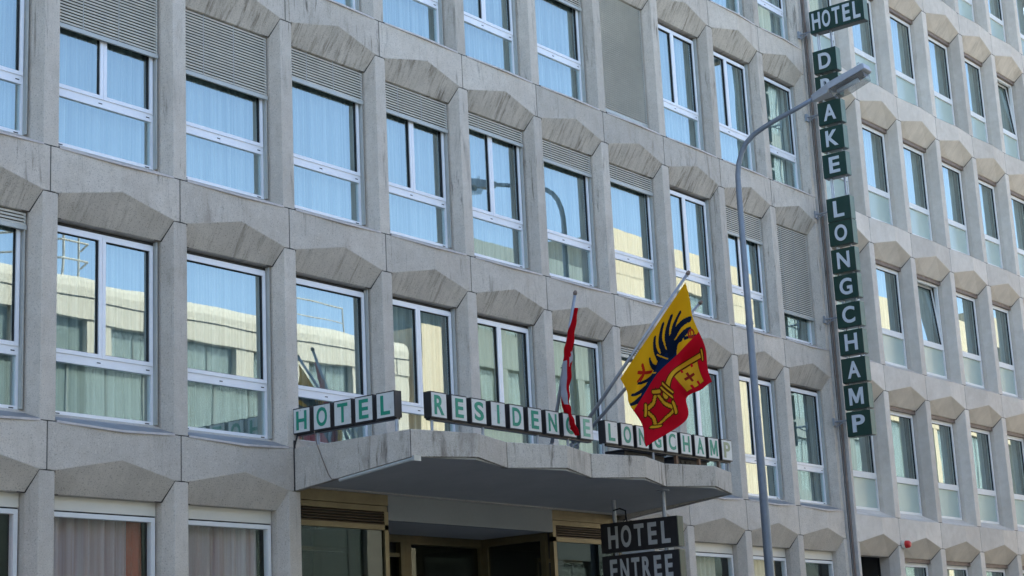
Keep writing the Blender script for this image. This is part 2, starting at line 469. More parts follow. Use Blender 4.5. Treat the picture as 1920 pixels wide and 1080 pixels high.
def blind_mesh(drop_to, closed=False, x0=.182, x1=W-.182, top=2.262, y=.135):
    mb = MB(); pitch = .037; m = M_BLIND2 if closed else M_BLIND
    z = top
    while z > drop_to+.05:
        zz = max(z-pitch, drop_to+.045)
        # a tilted slat, its lower lip standing out, and the dark slot above it
        mb.poly([(x0, y-.014, zz+.004), (x1, y-.014, zz+.004), (x1, y+.006, z-.0085), (x0, y+.006, z-.0085)], m)
        mb.poly([(x0, y-.014, zz+.004), (x1, y-.014, zz+.004), (x1, y-.010, zz-.003), (x0, y-.010, zz-.003)], m)
        mb.poly([(x0, y+.016, z), (x1, y+.016, z), (x1, y+.016, zz), (x0, y+.016, zz)], M_SEAL if not closed else M_BLIND2)
        z -= pitch
    mb.box(x0-.004, x1+.004, y-.022, y+.012, drop_to, drop_to+.05, M_RAIL)
    if not closed:
        for x in (x0+.25*(x1-x0), x0+.6*(x1-x0)): mb.box(x-.004, x+.004, y-.019, y-.015, drop_to+.04, top, M_RAIL)
    return mb.mesh('blind')
_bl = {}
def blind(drop, closed=False):
    k = (round(drop, 2), closed)
    if k not in _bl: _bl[k] = blind_mesh(drop, closed)
    return _bl[k]

# ------------------------------------------------------------------ the hotel
hotel = empty('hotel_building', (0, 0, 0), 0, 'grey precast concrete hotel facade with folded spandrels and aluminium windows behind the street lamp', 'building')
JX = [-5.42, -3.62, -1.815, -.02, 1.816, 3.600, 5.395, 7.177, 8.958, 10.742, 12.520, 14.340, 16.155, 17.905]
J0 = 3                                                  # JX[J0] is joint 0
ZA = 4.612
ME_PAN = panel_mesh('spandrel_panel', W, .09, .155, .508, .735, M_CON, -.05)
ME_SEAL = sealant_mesh('joint_sealant', W, .508, .735)
ME_PIER = pier_mesh('pier', H-.508-.006, M_CON)
ME_SILL = sill_mesh('window_sill', W, .09)
NLEV = 5                                                # storeys above the band over the ground floor
def jx(b): return JX[b+J0]
def bw(b): return jx(b+1)-jx(b)
# window table: (level, bay) -> (double?, blind bottom or None)
DBL = {(1,-1):1,(1,0):1,(1,3):1,(1,4):1,(1,7):1,(1,8):1,(2,-1):0,(2,0):1,(2,3):1,(2,4):1,(2,7):1,(2,8):1,(2,9):0,(3,-1):1,(3,0):1,(3,4):1,(3,7):1,(3,8):1,(4,7):1,(4,8):1,(4,4):1}
BLD = {(1,-1):2.06,(1,6):2.08,(2,0):1.49,(2,1):1.42,(2,2):1.80,(2,3):1.81,(2,4):2.0,(2,5):1.90,(2,6):1.95,(2,8):1.75,(2,9):.58,
       (3,5):1.71,(3,6):.135,(3,0):1.6,(3,1):1.7,(3,2):1.9,(3,3):1.8,(4,2):1.5,(4,5):1.9}
CLOSED = {(3, 6)}
for b in range(-3, 10):
    fx = bw(b)/W
    for k in range(NLEV):
        z = ZA+k*H
        if k == 0 and 2 <= b <= 5:
            mb = MB(); mb.box(.0, W, .0, .30, -.44, .115, M_CON); link('lintel', mb.mesh('lintel'), hotel, (jx(b), .004, z), (fx, 1, 1))
        else:
            link('spandrel_panel', ME_PAN, hotel, (jx(b), 0, z), (fx, 1, 1))
            s_ = link('joint_sealant', ME_SEAL, hotel, (jx(b), 0, z))
        # window above this band
        if k < NLEV:
            link('window_sill', ME_SILL, hotel, (jx(b), 0, z), (fx, 1, 1))
            lv = k+1
            wn = link('window', ME_FRAME, hotel, (jx(b), .05, z), (fx, 1, 1))
            r = random.Random(b*31+lv)
            if DBL.get((lv, b), (r.random() < .4 and lv > 3)):
                link('sash', ME_SASHL, wn); link('sash', ME_SASHR, wn); link('pane', ME_PL, wn, (0, 0, 0), None, (r.uniform(-.002, .002), 0, r.uniform(-.0025, .0025))); link('pane', ME_PR, wn, (0, 0, 0), None, (r.uniform(-.002, .002), 0, r.uniform(-.0025, .0025)))
            else:
                link('sash', ME_SASH1, wn); link('pane', ME_P1, wn, (0, 0, 0), None, (r.uniform(-.002, .002), 0, r.uniform(-.0025, .0025)))
            link('pane', ME_PLOW, wn)
            cu = CURT[(b*3+lv*5) % 4]
            if (lv, b) in ((1, 4), (1, 5)): cu = CURTY
            link('curtain', cu, wn)
            if (lv, b) in BLD: link('blind', blind(BLD[(lv, b)], (lv, b) in CLOSED), wn)
for b in range(-3, 11):
    for k in range(NLEV):
        link('pier', ME_PIER, hotel, (jx(b), 0, ZA+k*H))
# top band, roof, core
mb = MB(); mb.box(jx(-3), jx(10), -.02, .35, ZA+NLEV*H-.5, ZA+NLEV*H+.4, M_CON); link('parapet', mb.mesh('parapet'), hotel)
mb = MB(); mb.box(jx(-3)+.01, jx(10)-.01, 1.55, 12, .0, ZA+NLEV*H+.1, M_CORE)
mb.box(jx(-3)+.01, jx(10)-.01, .46, 1.55, ZA+NLEV*H-.2, ZA+NLEV*H+.1, M_CORE)
for k in range(NLEV): mb.box(jx(-3)+.01, jx(10)-.01, .47, 1.55, ZA+k*H-.35, ZA+k*H-.05, M_CORE)
for b in list(range(-3, 11)): mb.box(jx(b)-.05, jx(b)+.05, .45, 1.54, ZA+.0, ZA+NLEV*H, M_CORE)
link('building_core', mb.mesh('building_core'), hotel)

# ground floor windows
def gf_frame():
    mb = MB()
    mb.box(.17, W-.17, .185, .25, 2.113, 2.262, M_CREAM)
    frame_ring(mb, .185, W-.185, -1.0, 2.095, .05, .175, .25, M_ALU2)
    mb.box(.172, W-.172, .20, .25, 2.096, 2.112, M_RUB)
    return mb.mesh('shop_window_frame')
ME_GF = gf_frame(); ME_GP = pane_mesh(.236, W-.236, -.94, 2.04, .205, M_GLASSO)
ME_GPIER = pier_mesh('pier_ground', ZA-.508-.13, M_CON)
CP = curtain_mesh(.26, W-.42, -.95, 2.06, .34, M_CURTP, 11, .03, 6.)
CP2 = curtain_mesh(.26, W-.26, -.95, 2.06, .34, M_CURTP, 12, .03, 6.)
CR = curtain_mesh(W-.45, W-.20, -.95, 2.06, .37, M_CURTR, 13, .02, 10.)
CT = curtain_mesh(.26, W-.5, -.95, 2.06, .34, M_CURTT, 14, .012, 8.)
CRW = curtain_mesh(.26, W-.26, -.95, 2.06, .37, M_CURTR, 15, .02, 6.)
for b in list(range(-3, 2))+list(range(6, 10)):
    wn = link('shop_window', ME_GF, hotel, (jx(b), .05, ZA-H), (bw(b)/W, 1, 1))
    link('pane', ME_GP, wn)
    if b == 0: link('curtain', CP, wn); link('drape', CR, wn)
    elif b < 0: link('curtain', CRW, wn)
    elif b == 1: link('curtain', CP2, wn)
    elif b in (7, 8): link('curtain', CT, wn)
for b in list(range(-3, 3))+list(range(6, 11)):
    link('pier', ME_GPIER, hotel, (jx(b), 0, .124))
mb = MB(); mb.box(jx(-3), jx(2)-.21, .2, .33, .1, .6, M_CON); mb.box(jx(6)+.21, jx(10)-.21, .2, .33, .1, .6, M_CON)
link('plinth', mb.mesh('plinth'), hotel)

# entrance under the canopy: two bronze shop fronts and a recess
def shopfront(x0, x1, name):
    y0, y1 = .10, .17
    mb = MB()
    mb.box(x0, x1, y0, y1, 4.03, 4.20, M_BRONZE)
    mb.box(x0, x1, y0+.012, y1, 3.955, 4.025, M_BRONZE)
    mb.box(x0, x1, y0, y1, 3.72, 3.785, M_BRONZE)
    mb.box(x1-.075, x1, y0, y1, .13, 3.955, M_BRONZE); mb.box(x0, x0+.075, y0, y1, .13, 3.955, M_BRONZE)
    mb.box(x0+.075, x1-.075, y0+.05, y1+.02, 3.785, 3.955, M_RUB)
    o = link('shopfront', mb.mesh('shopfront'), hotel)
    for i in range(5):
        z = 3.79+i*.034; l = MB()
        l.poly([(x0+.075, y0+.004, z), (x1-.075, y0+.004, z), (x1-.075, y0+.04, z+.024), (x0+.075, y0+.04, z+.024)], M_BRONZED)
        l.poly([(x0+.075, y0+.004, z), (x1-.075, y0+.004, z), (x1-.075, y0+.004, z+.008), (x0+.075, y0+.004, z+.008)], M_BRONZED)
        l.poly([(x0+.075, y0+.004, z+.008), (x1-.075, y0+.004, z+.008), (x1-.075, y0+.04, z+.030), (x0+.075, y0+.04, z+.030)], M_BRONZED)
        link('louvre_slat', l.mesh('louvre_slat'), o)
    link('pane', pane_mesh(x0+.076, x1-.076, .2, 3.719, .13, M_GLASSD), o)
    l = MB(); l.box(x0+.46, x0+.49, .75, .80, .2, 3.55, M_BRONZE); l.box(x0+.46, x1-.1, .75, .80, 3.50, 3.55, M_BRONZE)
    link('inner_frame', l.mesh('inner_frame'), o)
    return o
shopfront(3.712, 5.385, 'a'); shopfront(8.93, 10.63, 'b')
mb = MB(); mb.box(5.387, 8.928, .10, .20, 3.85, 4.25, M_BULK); link('bulkhead', mb.mesh('bulkhead'), hotel)
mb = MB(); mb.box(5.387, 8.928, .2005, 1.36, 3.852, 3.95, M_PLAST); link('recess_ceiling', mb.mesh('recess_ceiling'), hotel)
mb = MB()
frame_ring(mb, 5.39, 7.15, .13, 3.849, .10, 1.36, 1.45, M_BRONZE); frame_ring(mb, 7.151, 8.925, .13, 3.849, .12, 1.36, 1.45, M_BRONZE)
mb.box(5.387, 5.46, .20, 1.36, .13, 3.85, M_BRONZE); mb.box(5.49, 7.05, 1.38, 1.44, 3.55, 3.6, M_BRONZE)
mb.box(5.49, 6.1, 1.375, 1.44, .2, 3.55, M_BRONZE)
link('entrance_frame', mb.mesh('entrance_frame'), hotel)
mb = MB(); 
for z0, z1 in ((3.74, 3.849), (.13, .25)): mb.box(8.86, 8.928, .20, 1.36, z0, z1, M_BRONZE)
for y0, y1 in ((.20, .29), (1.26, 1.36)): mb.box(8.86, 8.928, y0, y1, .25, 3.74, M_BRONZE)
link('entrance_side_frame', mb.mesh('entrance_side_frame'), hotel)
mb = MB(); mb.box(8.89, 8.896, .29, 1.26, .25, 3.74, M_GLASSD); link('pane', mb.mesh('pane'), hotel)
for x0, x1 in ((6.105, 7.045), (7.275, 8.80)): link('pane', pane_mesh(x0, x1, .25, 3.54 if x0 < 7 else 3.72, 1.40, M_GLASSD), hotel)
mb = MB(); mb.box(3.9, 10.6, 1.52, 1.54, .1, 4.2, M_CORE); link('lobby_back_wall', mb.mesh('lobby_back_wall'), hotel)
mb = MB(); mb.box(3.65, 5.38, .18, 1.5, 4.05, 4.2, M_CORE); mb.box(8.93, 10.65, .18, 1.5, 4.05, 4.2, M_CORE); link('lobby_ceiling', mb.mesh('lobby_ceiling'), hotel)

# ------------------------------------------------------------------ canopy
canopy = link('canopy', None, hotel)
cx = [3.600, 5.395, 7.177, 8.958, 10.742]
YF, YP = -1.85, -2.11; ZT = 4.612; ZB, ZBM = 4.292, 4.325
outer = []
for i in range(4):
    outer += [(cx[i], YF), ((cx[i]+cx[i+1])/2, YP)]
outer.append((cx[4], YF))
sof = MB(); ins = .03
pts = [(cx[0]+ins, .098), (cx[0]+ins, YF+ins)]
for i, p in enumerate(outer[1:-1]): pts.append((p[0], p[1]+ins))
pts += [(cx[4]-ins, YF+ins), (cx[4]-ins, .098)]
def zs(y): return 4.175+(ZB+.006-4.175)*min(1, max(0, (.1-y)/1.95))
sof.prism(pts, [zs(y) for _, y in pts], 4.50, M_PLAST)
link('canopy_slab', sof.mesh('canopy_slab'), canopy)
T_ = .085
for i in range(4):                                       # four folded fascia panels
    x0, x1 = cx[i]+.006, cx[i+1]-.006; xm = (x0+x1)/2
    mb = MB()
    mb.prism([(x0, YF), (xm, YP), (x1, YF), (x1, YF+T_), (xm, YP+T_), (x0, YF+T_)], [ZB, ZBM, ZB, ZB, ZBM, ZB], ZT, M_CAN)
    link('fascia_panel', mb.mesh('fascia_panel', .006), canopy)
mb = MB(); mb.prism([(cx[0], -.01), (cx[0], YF+.004), (cx[0]+.08, YF+T_+.01), (cx[0]+.08, -.01)], [4.104, ZB, ZB, 4.104], ZT, M_CAN)
link('fascia_panel', mb.mesh('fascia_panel', .005), canopy)
mb = MB(); mb.prism([(cx[4]-.08, -.01), (cx[4]-.08, YF+T_+.01), (cx[4], YF+.004), (cx[4], -.01)], [4.104, ZB, ZB, 4.104], ZT, M_CAN)
link('fascia_panel', mb.mesh('fascia_panel', .005), canopy)
mb = MB()
for x in cx[1:4]: mb.box(x-.0055, x+.0055, YF+.006, YF+.03, ZB, ZT-.002, M_SEAL)
mb.box(cx[0]+.002, cx[0]+.012, YF+.002, YF+.014, ZB, ZT-.002, M_SEAL)
mb.box(cx[0]-.004, cx[0]+.02, -.012, .0, 4.104, ZT+.1, M_SEAL)
link('joint_sealant', mb.mesh('joint_sealant'), canopy)
# fluorescent fitting along the left edge, cable
mb = MB(); mb.tube([(3.60, -.74, 4.150), (3.60, -1.90, 4.268)], .022, M_RAIL, 8)
mb.box(3.56, 3.68, -1.93, -1.90, 4.24, 4.30, M_RAIL)
o = link('fluorescent_fitting', mb.mesh('fluorescent_fitting', smooth=False), canopy)
mb = MB(); mb.tube([(3.585, -.36, 4.78), (3.588, -.39, 4.63), (3.586, -.47, 4.45), (3.586, -.57, 4.24), (3.588, -.62, 4.175), (3.588, -.76, 4.165)], .0055, M_PIPE, 6)
link('cable', mb.mesh('cable', smooth=True), canopy)
mb = MB(); mb.tube([(3.62, .02, 4.60), (3.60, -.03, 4.68), (3.61, -.06, 4.78)], .010, M_RUB, 6); link('cable', mb.mesh('cable', smooth=True), canopy)

# ------------------------------------------------------------------ neighbouring building
nb = empty('neighbouring_building', (0, .070, 0), -.0121, 'pale concrete office building with narrow folded bays to the right of the green vertical sign', 'building')
RX = [18.02, 19.824, 21.69, 23.595, 25.53, 27.39, 29.29, 31.19, 33.09]
W2 = 1.89; Z2 = 4.554
def lx(x): return x
ME_PAN2 = panel_mesh('spandrel_panel', W2, .10, .17, .516, .725, M_CON2, -.035, .105, .16, .20, .16, .40, .29)
ME_SEAL2 = sealant_mesh('joint_sealant', W2, .516, .725, .105, .16, .20)
ME_PIER2 = pier_mesh('pier', H-.516-.006, M_CON2, .105, .16, .20, .40)
def half_pier(name, h):
    mb = MB(); mb.prism([(.0, 0), (.105, 0), (.16, .20), (.16, .40), (.0, .40)], .006, h, M_CON2); return mb.mesh(name, .006)
ME_HP = half_pier('pier', H-.516-.006)
def frame2():
    mb = MB(); x0, x1 = .175, W2-.175
    frame_ring(mb, x0, x1, .155, 2.20, .05, .235, .30, M_ALU2)
    mb.box(x0+.05, x1-.05, .225, .30, .765, .845, M_ALU2)
    mb.box(.162, W2-.162, .17, .30, 2.20, 2.285, M_PIPE)
    mb.box(x0+.03, x1-.03, .20, .23, 2.205, 2.24, M_CREAM)
    mb.box(x1+.001, x1+.012, .24, .29, .15, 2.2, M_RUB)
    return mb.mesh('window_frame')
ME_F2 = frame2()
def sash2():
    mb = MB(); x0, x1 = .212, W2-.212
    frame_ring(mb, x0, x1, 0, 1.33, .045, -.035, .02, M_ALU2)
    frame_ring(mb, x0+.0455, x1-.0455, .0455, 1.2845, .007, -.018, .018, M_RUB)
    return mb.mesh('sash')
ME_S2 = sash2()
mb = MB(); mb.box(.265, W2-.265, -.003, .003, .053, 1.277, M_GLASS); ME_P2 = mb.mesh('pane')
mb = MB(); mb.box(.226, W2-.226, .262, .272, .206, .764, M_FROST); ME_FR2 = mb.mesh('lower_panel')
CURT2 = [curtain_mesh(.2, W2-.2, -.05, 2.3, .42, M_CURTG, s, .02, 9.) for s in (21, 22)]
def sill2():
    mb = MB(); mid = W2/2
    mb.poly([(.105, -.003, .003), (mid, -.103, -.030), (W2-.105, -.003, .003), (W2-.16, .20, .10), (W2-.16, .292, .158), (.16, .292, .158), (.16, .20, .10)], M_CON2)
    return mb.mesh('concrete_sill')
ME_SILL2 = sill2()
TILT = {(2, 2), (4, 5)}
for b in range(8):
    fx = (RX[b+1]-RX[b])/W2
    for k in range(6):
        z = Z2+k*H
        link('spandrel_panel', ME_PAN2, nb, (RX[b], 0, z), (fx, 1, 1)); 
        if b: link('joint_sealant', ME_SEAL2, nb, (RX[b], 0, z))
        if k == 5: continue
        link('concrete_sill', ME_SILL2, nb, (RX[b], 0, z), (fx, 1, 1))
        wn = link('window', ME_F2, nb, (RX[b], .05, z), (fx, 1, 1))
        ti = (rad(-5.5), 0, 0) if (k+1, b) in TILT else None
        sh = link('sash', ME_S2, wn, (0, .262, .838), None, ti); link('pane', ME_P2, wn, (0, .262, .838), None, ti)
        link('lower_panel', ME_FR2, wn); link('curtain', CURT2[(b+k) % 2], wn)
    gw = b > 0
    if gw:
        wn = link('window', ME_F2, nb, (RX[b], .05, Z2-H), (fx, 1, 1)); link('sash', ME_S2, wn, (0, .262, .838)); link('pane', ME_P2, wn, (0, .262, .838)); link('lower_panel', ME_FR2, wn)
        link('curtain', CURT2[b % 2], wn)
for b in range(9):
    for k in range(5):
        link('pier', ME_HP if b == 0 else ME_PIER2, nb, (RX[b], 0, Z2+k*H))
mb_ = pier_mesh('pier_ground', Z2-.516-.13, M_CON2, .105, .16, .20, .40)
ME_HPG = half_pier('pier_ground', Z2-.516-.13)
for b in range(9): link('pier', ME_HPG if b == 0 else mb_, nb, (RX[b], 0, .124))
mb = MB(); mb.box(RX[0], RX[-1], 2.2, 12, 0, Z2+5*H+1, M_CORE); mb.box(RX[0], RX[-1], .52, 2.2, Z2+5*H-.3, Z2+5*H+.6, M_CORE); mb.box(RX[0], RX[-1], -.02, .518, Z2+5*H+.2, Z2+5*H+1, M_CON2)
for k in range(5): mb.box(RX[0], RX[-1], .52, 2.19, Z2+k*H-.4, Z2+k*H-.1, M_CORE)
for b in range(1, 8): mb.box(RX[b]-.05, RX[b]+.05, .52, 2.18, .1, Z2+5*H, M_CORE)
link('building_core', mb.mesh('building_core'), nb)

# alarm siren at the first joint of the neighbouring building
mb = MB(); Ty = Matrix.Translation((19.90, -.21, 4.052))
mb.tube([Ty @ Vector((0, .03, 0)), Ty @ Vector((0, -.03, 0))], .085, M_CREAM, 16)
mb.tube([Ty @ Vector((0, -.03, 0)), Ty @ Vector((0, -.10, 0)), Ty @ Vector((0, -.125, 0))], [.075, .068, .04], M_RED, 16)
tag(link('alarm_siren', mb.mesh('alarm_siren')), 'small round red alarm siren on the pale pier right of the dark doorway', 'alarm')

# downpipe and cover strips between the two buildings
mb = MB(); mb.tube([(17.965, -.085, .13), (17.965, -.085, 20)], .021, M_PIPE, 10)
for z in range(1, 20, 2): mb.tube([(17.965, -.085, z+.1), (17.965, -.085, z+.16)], .026, M_PIPE, 10)
tag(link('downpipe', mb.mesh('downpipe')), 'slim brown downpipe in the joint between the hotel and the paler building', 'pipe')
mb = MB(); mb.box(17.990, 18.018, -.165, .05, .13, 20, M_PIPEP)
tag(link('joint_cover_strip', mb.mesh('joint_cover_strip')), 'thin pale cover strip beside the brown downpipe, at the paler building', 'trim')
mb = MB(); mb.box(17.912, 17.934, -.045, .05, .13, 20, M_PIPEP); mb.box(17.935, 17.989, -.03, .05, .13, 20, M_PIPE)
tag(link('joint_flashing', mb.mesh('joint_flashing')), 'narrow pinkish brown flashing along the hotel edge, left of the downpipe', 'trim')

# ------------------------------------------------------------------ lettering
_ch = {}
def char_mesh(ch, w_, h_, m, depth=.012, bold=.02):
    key = (ch, round(w_, 3), round(h_, 3), m.name, bold)
    if key in _ch: return _ch[key]
    if ch == 'M':
        P = [(0, 0), (.19, 0), (.19, .64), (.42, .10), (.58, .10), (.81, .64), (.81, 0), (1, 0), (1, 1), (.77, 1), (.5, .40), (.23, 1), (0, 1)]
        mb = MB(); mb.prism([((x-.5)*w_, (y-.5)*h_) for x, y in P], 0, depth, m)
        _ch[key] = mb.mesh('letter'); return _ch[key]
    cu = bpy.data.curves.new('letter', 'FONT'); cu.body = ch; cu.size = 1; cu.offset = bold; cu.extrude = .5; cu.resolution_u = 5
    ob = bpy.data.objects.new('letter_tmp', cu); C.objects.link(ob)
    bpy.context.view_layer.update()
    me = bpy.data.meshes.new_from_object(ob.evaluated_get(bpy.context.evaluated_depsgraph_get()))
    bpy.data.objects.remove(ob)
    xs = [v.co.x for v in me.vertices]; ys = [v.co.y for v in me.vertices]
    x0, x1, y0, y1 = min(xs), max(xs), min(ys), max(ys)
    for v in me.vertices:
        v.co.x = (v.co.x-(x0+x1)/2)/(x1-x0)*w_; v.co.y = (v.co.y-(y0+y1)/2)/(y1-y0)*h_
        v.co.z = (v.co.z+.5)*depth
    me.materials.clear(); me.materials.append(m); me.name = 'letter'
    _ch[key] = me; return me
RX_SIDE = (rad(90), 0, rad(-90))     # lies on a face that looks to -X, reads towards -Y
RX_FRONT = (rad(90), 0, 0)           # lies on a face that looks to -Y
def lw(ch, base):
    return base*{'I': .24, 'M': 1.12, 'E': .86, 'L': .84, 'T': .95}.get(ch, 1)

def letterbox(parent, ch, loc, side, fw_, fh, dp, mat, faded=False):
    """a box case, white face and a letter; loc = centre of the face"""
    mb = MB(); a = fw_/2; h = fh/2
    if side:
        mb.box(0, dp, -a, a, -h, h, M_BLACK); mb.box(-.004, -.0005, -a+.012, a-.012, -h+.012, h-.014, M_FACE)
    else:
        mb.box(-a, a, 0, dp, -h, h, M_BLACK); mb.box(-a+.012, a-.012, -.004, -.0005, -h+.012, h-.014, M_FACE)
    bx = link('letter_box', mb.mesh('letter_box'), parent, loc)
    lh = fh*.74; lwid = lw(ch, fw_*.60)
    bold = .022 if ch != 'M' else .008
    me = char_mesh(ch, lwid, lh, mat, .004, bold)
    link('letter', me, bx, (-.0045, 0, 0) if side else (0, -.0045, 0), None, RX_SIDE if side else RX_FRONT)
    return bx
s1 = empty('illuminated_sign', (3.6, -.9, 4.94), 0, 'sign of five letter boxes reading HOTEL along the left edge of the entrance canopy', 'sign', 'letter box signs on the canopy')
for i, ch in enumerate('HOTEL'):
    y = -.142-i*.3365
    letterbox(s1, ch, (3.6-3.6, y+.9, 4.938-4.94), True, .286, .31, .12, M_LETG)
mb = MB(); mb.box(.03, .10, -.72, .86, -.178, -.155, M_BLACK)
for y in (-.35, -1.60): mb.tube([(.06, y+.9, -.155), (.06, y+.9, -.36)], .022, M_STEEL, 8)
link('sign_stand', mb.mesh('sign_stand'), s1)
s2 = empty('illuminated_sign', (5.6, -1.85, 4.94), 0, 'sign of nine letter boxes reading RESIDENCE on the front of the entrance canopy', 'sign', 'letter box signs on the canopy')
for i, ch in enumerate('RESIDENCE'):
    x = 4.129+i*.373
    letterbox(s2, ch, (x-5.6, 0, 0), False, .290, .31, .11, M_LETF2 if i == 8 else M_LETG)
mb = MB(); mb.box(-1.6, 1.66, .03, .10, -.178, -.155, M_BLACK)
for x in (4.05, 5.0, 6.1, 6.75): mb.tube([(x-5.6, .05, -.155), (x-5.6, .05, -.35)], .018, M_STEEL, 8)
link('sign_stand', mb.mesh('sign_stand'), s2)
s3 = empty('illuminated_sign', (9.1, -1.85, 4.932), 0, 'sign of nine letter boxes reading LONGCHAMP partly behind the yellow and red flag', 'sign', 'letter box signs on the canopy')
for i, ch in enumerate('LONGCHAMP'):
    x = 7.688+i*.372
    letterbox(s3, ch, (x-9.1, 0, 0), False, .296, .31, .11, M_LETF if i == 8 else M_LETG)
mb = MB(); mb.box(-1.5, 1.70, .03, .10, -.178, -.155, M_BLACK)
for x in (7.55, 8.75, 10.75): mb.tube([(x-9.1, .05, -.155), (x-9.1, .05, -.33)], .018, M_STEEL, 8)
link('sign_stand', mb.mesh('sign_stand'), s3)
s3w = [(9.35, M_WOOD), (9.95, M_WOOD), (10.5, M_PIPE)]
for i, (x, m) in enumerate(s3w):
    mb = MB(); mb.box(-.025, .025, -.02, .02, 0, .115, m)
    link('sign_prop', mb.mesh('sign_prop'), s3, (x-9.1, .06, -.294))
# floodlight/transformer boxes lying on the canopy behind the sign
for (x, y, wd, lab) in ((8.75, -1.5, 1.0, 'black transformer box on the canopy under the letters N, G and C'), (9.95, -1.5, .9, 'black transformer box on the canopy under the letters H and A')):
    mb = MB(); mb.box(-wd/2, wd/2, -.16, .16, 0, .25, M_BLACK); mb.box(-wd/2-.04, wd/2+.04, -.18, .18, .25, .27, M_BLACK)
    for k in range(4): mb.box(-wd/2+.05+k*.12, -wd/2+.07+k*.12, -.172, -.16, .01, .22, M_BLACK)
    tag(link('transformer_box', mb.mesh('transformer_box', .006), None, (x, y, 4.505)), lab, 'electrical box', 'transformer boxes on the canopy')

# ---- vertical blade sign on the joint of the buildings
XS = 17.73
bs = empty('blade_sign', (XS, -.3, 10), 0, 'tall green vertical sign reading HOTEL DRAKE LONGCHAMP where the two buildings meet', 'sign')
def blade_box(ys, ye, zt, zb, chars, nm):
    mb = MB(); dp = .17
    mb.box(0, dp, ye, ys, zb, zt, M_GSIDE)
    mb.box(-.008, -.0005, ye, ys, zb, zt, M_GRN)
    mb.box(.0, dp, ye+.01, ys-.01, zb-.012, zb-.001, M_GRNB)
    mb.box(dp+.0005, dp+.008, ye, ys, zb, zt, M_GRN)
    T = Matrix.Translation((0, .3, -10))
    me = mb.mesh('sign_box'); me.transform(T)
    o = link('sign_box', me, bs)
    n = len(chars); step = (ys-ye)/(n+ (.35 if n > 1 else 0))
    for i, ch in enumerate(chars):
        y = ys-(step*(i+.5)+(step*.17 if n > 1 else 0)); hh = (zt-zb)*(.70 if n == 1 else .76)
        wd = (ys-ye)*.52 if n == 1 else step*.80
        me = char_mesh(ch, lw(ch, wd), hh, M_LETW, .012, .022 if ch != 'M' else .012)
        link('letter', me, o, (-.0085, y+.3, (zt+zb)/2-10), None, RX_SIDE)
blade_box(-.31, -1.46, 14.27, 13.82, 'HOTEL', 'h')
ztop = [13.44, 12.92, 12.39, 11.87, 11.34, 10.47, 10.0, 9.47, 8.96, 8.42, 7.90, 7.38, 6.88, 6.38]
for zt, ch in zip(ztop, 'DRAKELONGCHAMP'): blade_box(-.31, -.80, zt, zt-.452, ch, 'l')
mb = MB()
for dz in (.06, .12): mb.box(dz, dz+.02, -.40+.3, -.43+.3, 5.93-10, 13.82-10, M_LETW)
mb.box(.06, .10, -.68+.3, -.71+.3, 5.93-10, 13.82-10, M_STEEL)
link('sign_mast', mb.mesh('sign_mast'), bs)
for z in (13.9, 12.2, 10.25, 8.2, 6.25):
    mb = MB(); mb.tube([(.08, .30, z-10), (.08, -.04, z-10)], .018, M_STEEL, 8); mb.box(.04, .14, .26, .30, z-10-.07, z-10+.07, M_STEEL)
    mb.tube([(.08, .26, z-10-.10), (.08, .10, z-10-.02)], .012, M_STEEL, 6)
    link('bracket', mb.mesh('bracket'), bs)

# ---- hanging sign below the canopy
hs = empty('hanging_sign', (9.15, -1.2, 3.7), 0, 'dark double sign reading HOTEL ENTREE hung under the entrance canopy', 'sign')
def hang_box(zt, zb, chars, ys, ye):
    mb = MB(); dp = .15
    mb.box(0, dp, ye, ys, zb, zt, M_GRNB); mb.box(-.006, -.0005, ye, ys, zb, zt, M_BLACK)
    mb.box(.004, dp-.004, ye-.006, ye-.0005, zb+.004, zt-.004, M_GRN)
    me = mb.mesh('sign_box'); me.transform(Matrix.Translation((0, 1.2, -3.7)))
    o = link('sign_box', me, hs)
    n = len(chars); step = (ys-ye-.18)/n
    for i, ch in enumerate(chars):
        y = ys-.10-step*(i+.5)
        link('letter', char_mesh(ch, lw(ch, step*.76), (zt-zb)*.74, M_LETD, .008, .03), o, (-.0065, y+1.2, (zt+zb)/2-3.7), None, RX_SIDE)
hang_box(3.905, 3.49, 'HOTEL', -.58, -1.86)
hang_box(3.445, 3.03, 'ENTREE', -.58, -1.86)
for y in (-.78, -1.62):
    mb = MB(); mb.tube([(.07, y+1.2, 3.445-3.7), (.07, y+1.2, .565)], .030, M_STEEL, 10)
    mb.tube([(.07, y+1.2, 4.235-3.7+(.0 if y > -1 else .035)), (.07, y+1.2, 4.26-3.7+(.0 if y > -1 else .035))], .09, M_STEEL, 12)
    link('hanger_pipe', mb.mesh('hanger_pipe'), hs)
mb = MB(); mb.box(.02, .13, -.9+1.2, -1.45+1.2, 3.455-3.7, 3.485-3.7, M_LETW); link('spacer_bar', mb.mesh('spacer_bar'), hs)
mb = MB(); mb.tube([(.05, -.78+1.2, .38), (.03, -.9+1.2, .40), (.03, -1.0+1.2, .36), (.05, -1.0+1.2, .21)], .012, M_RUB, 6)
link('cable', mb.mesh('cable', smooth=True), hs)

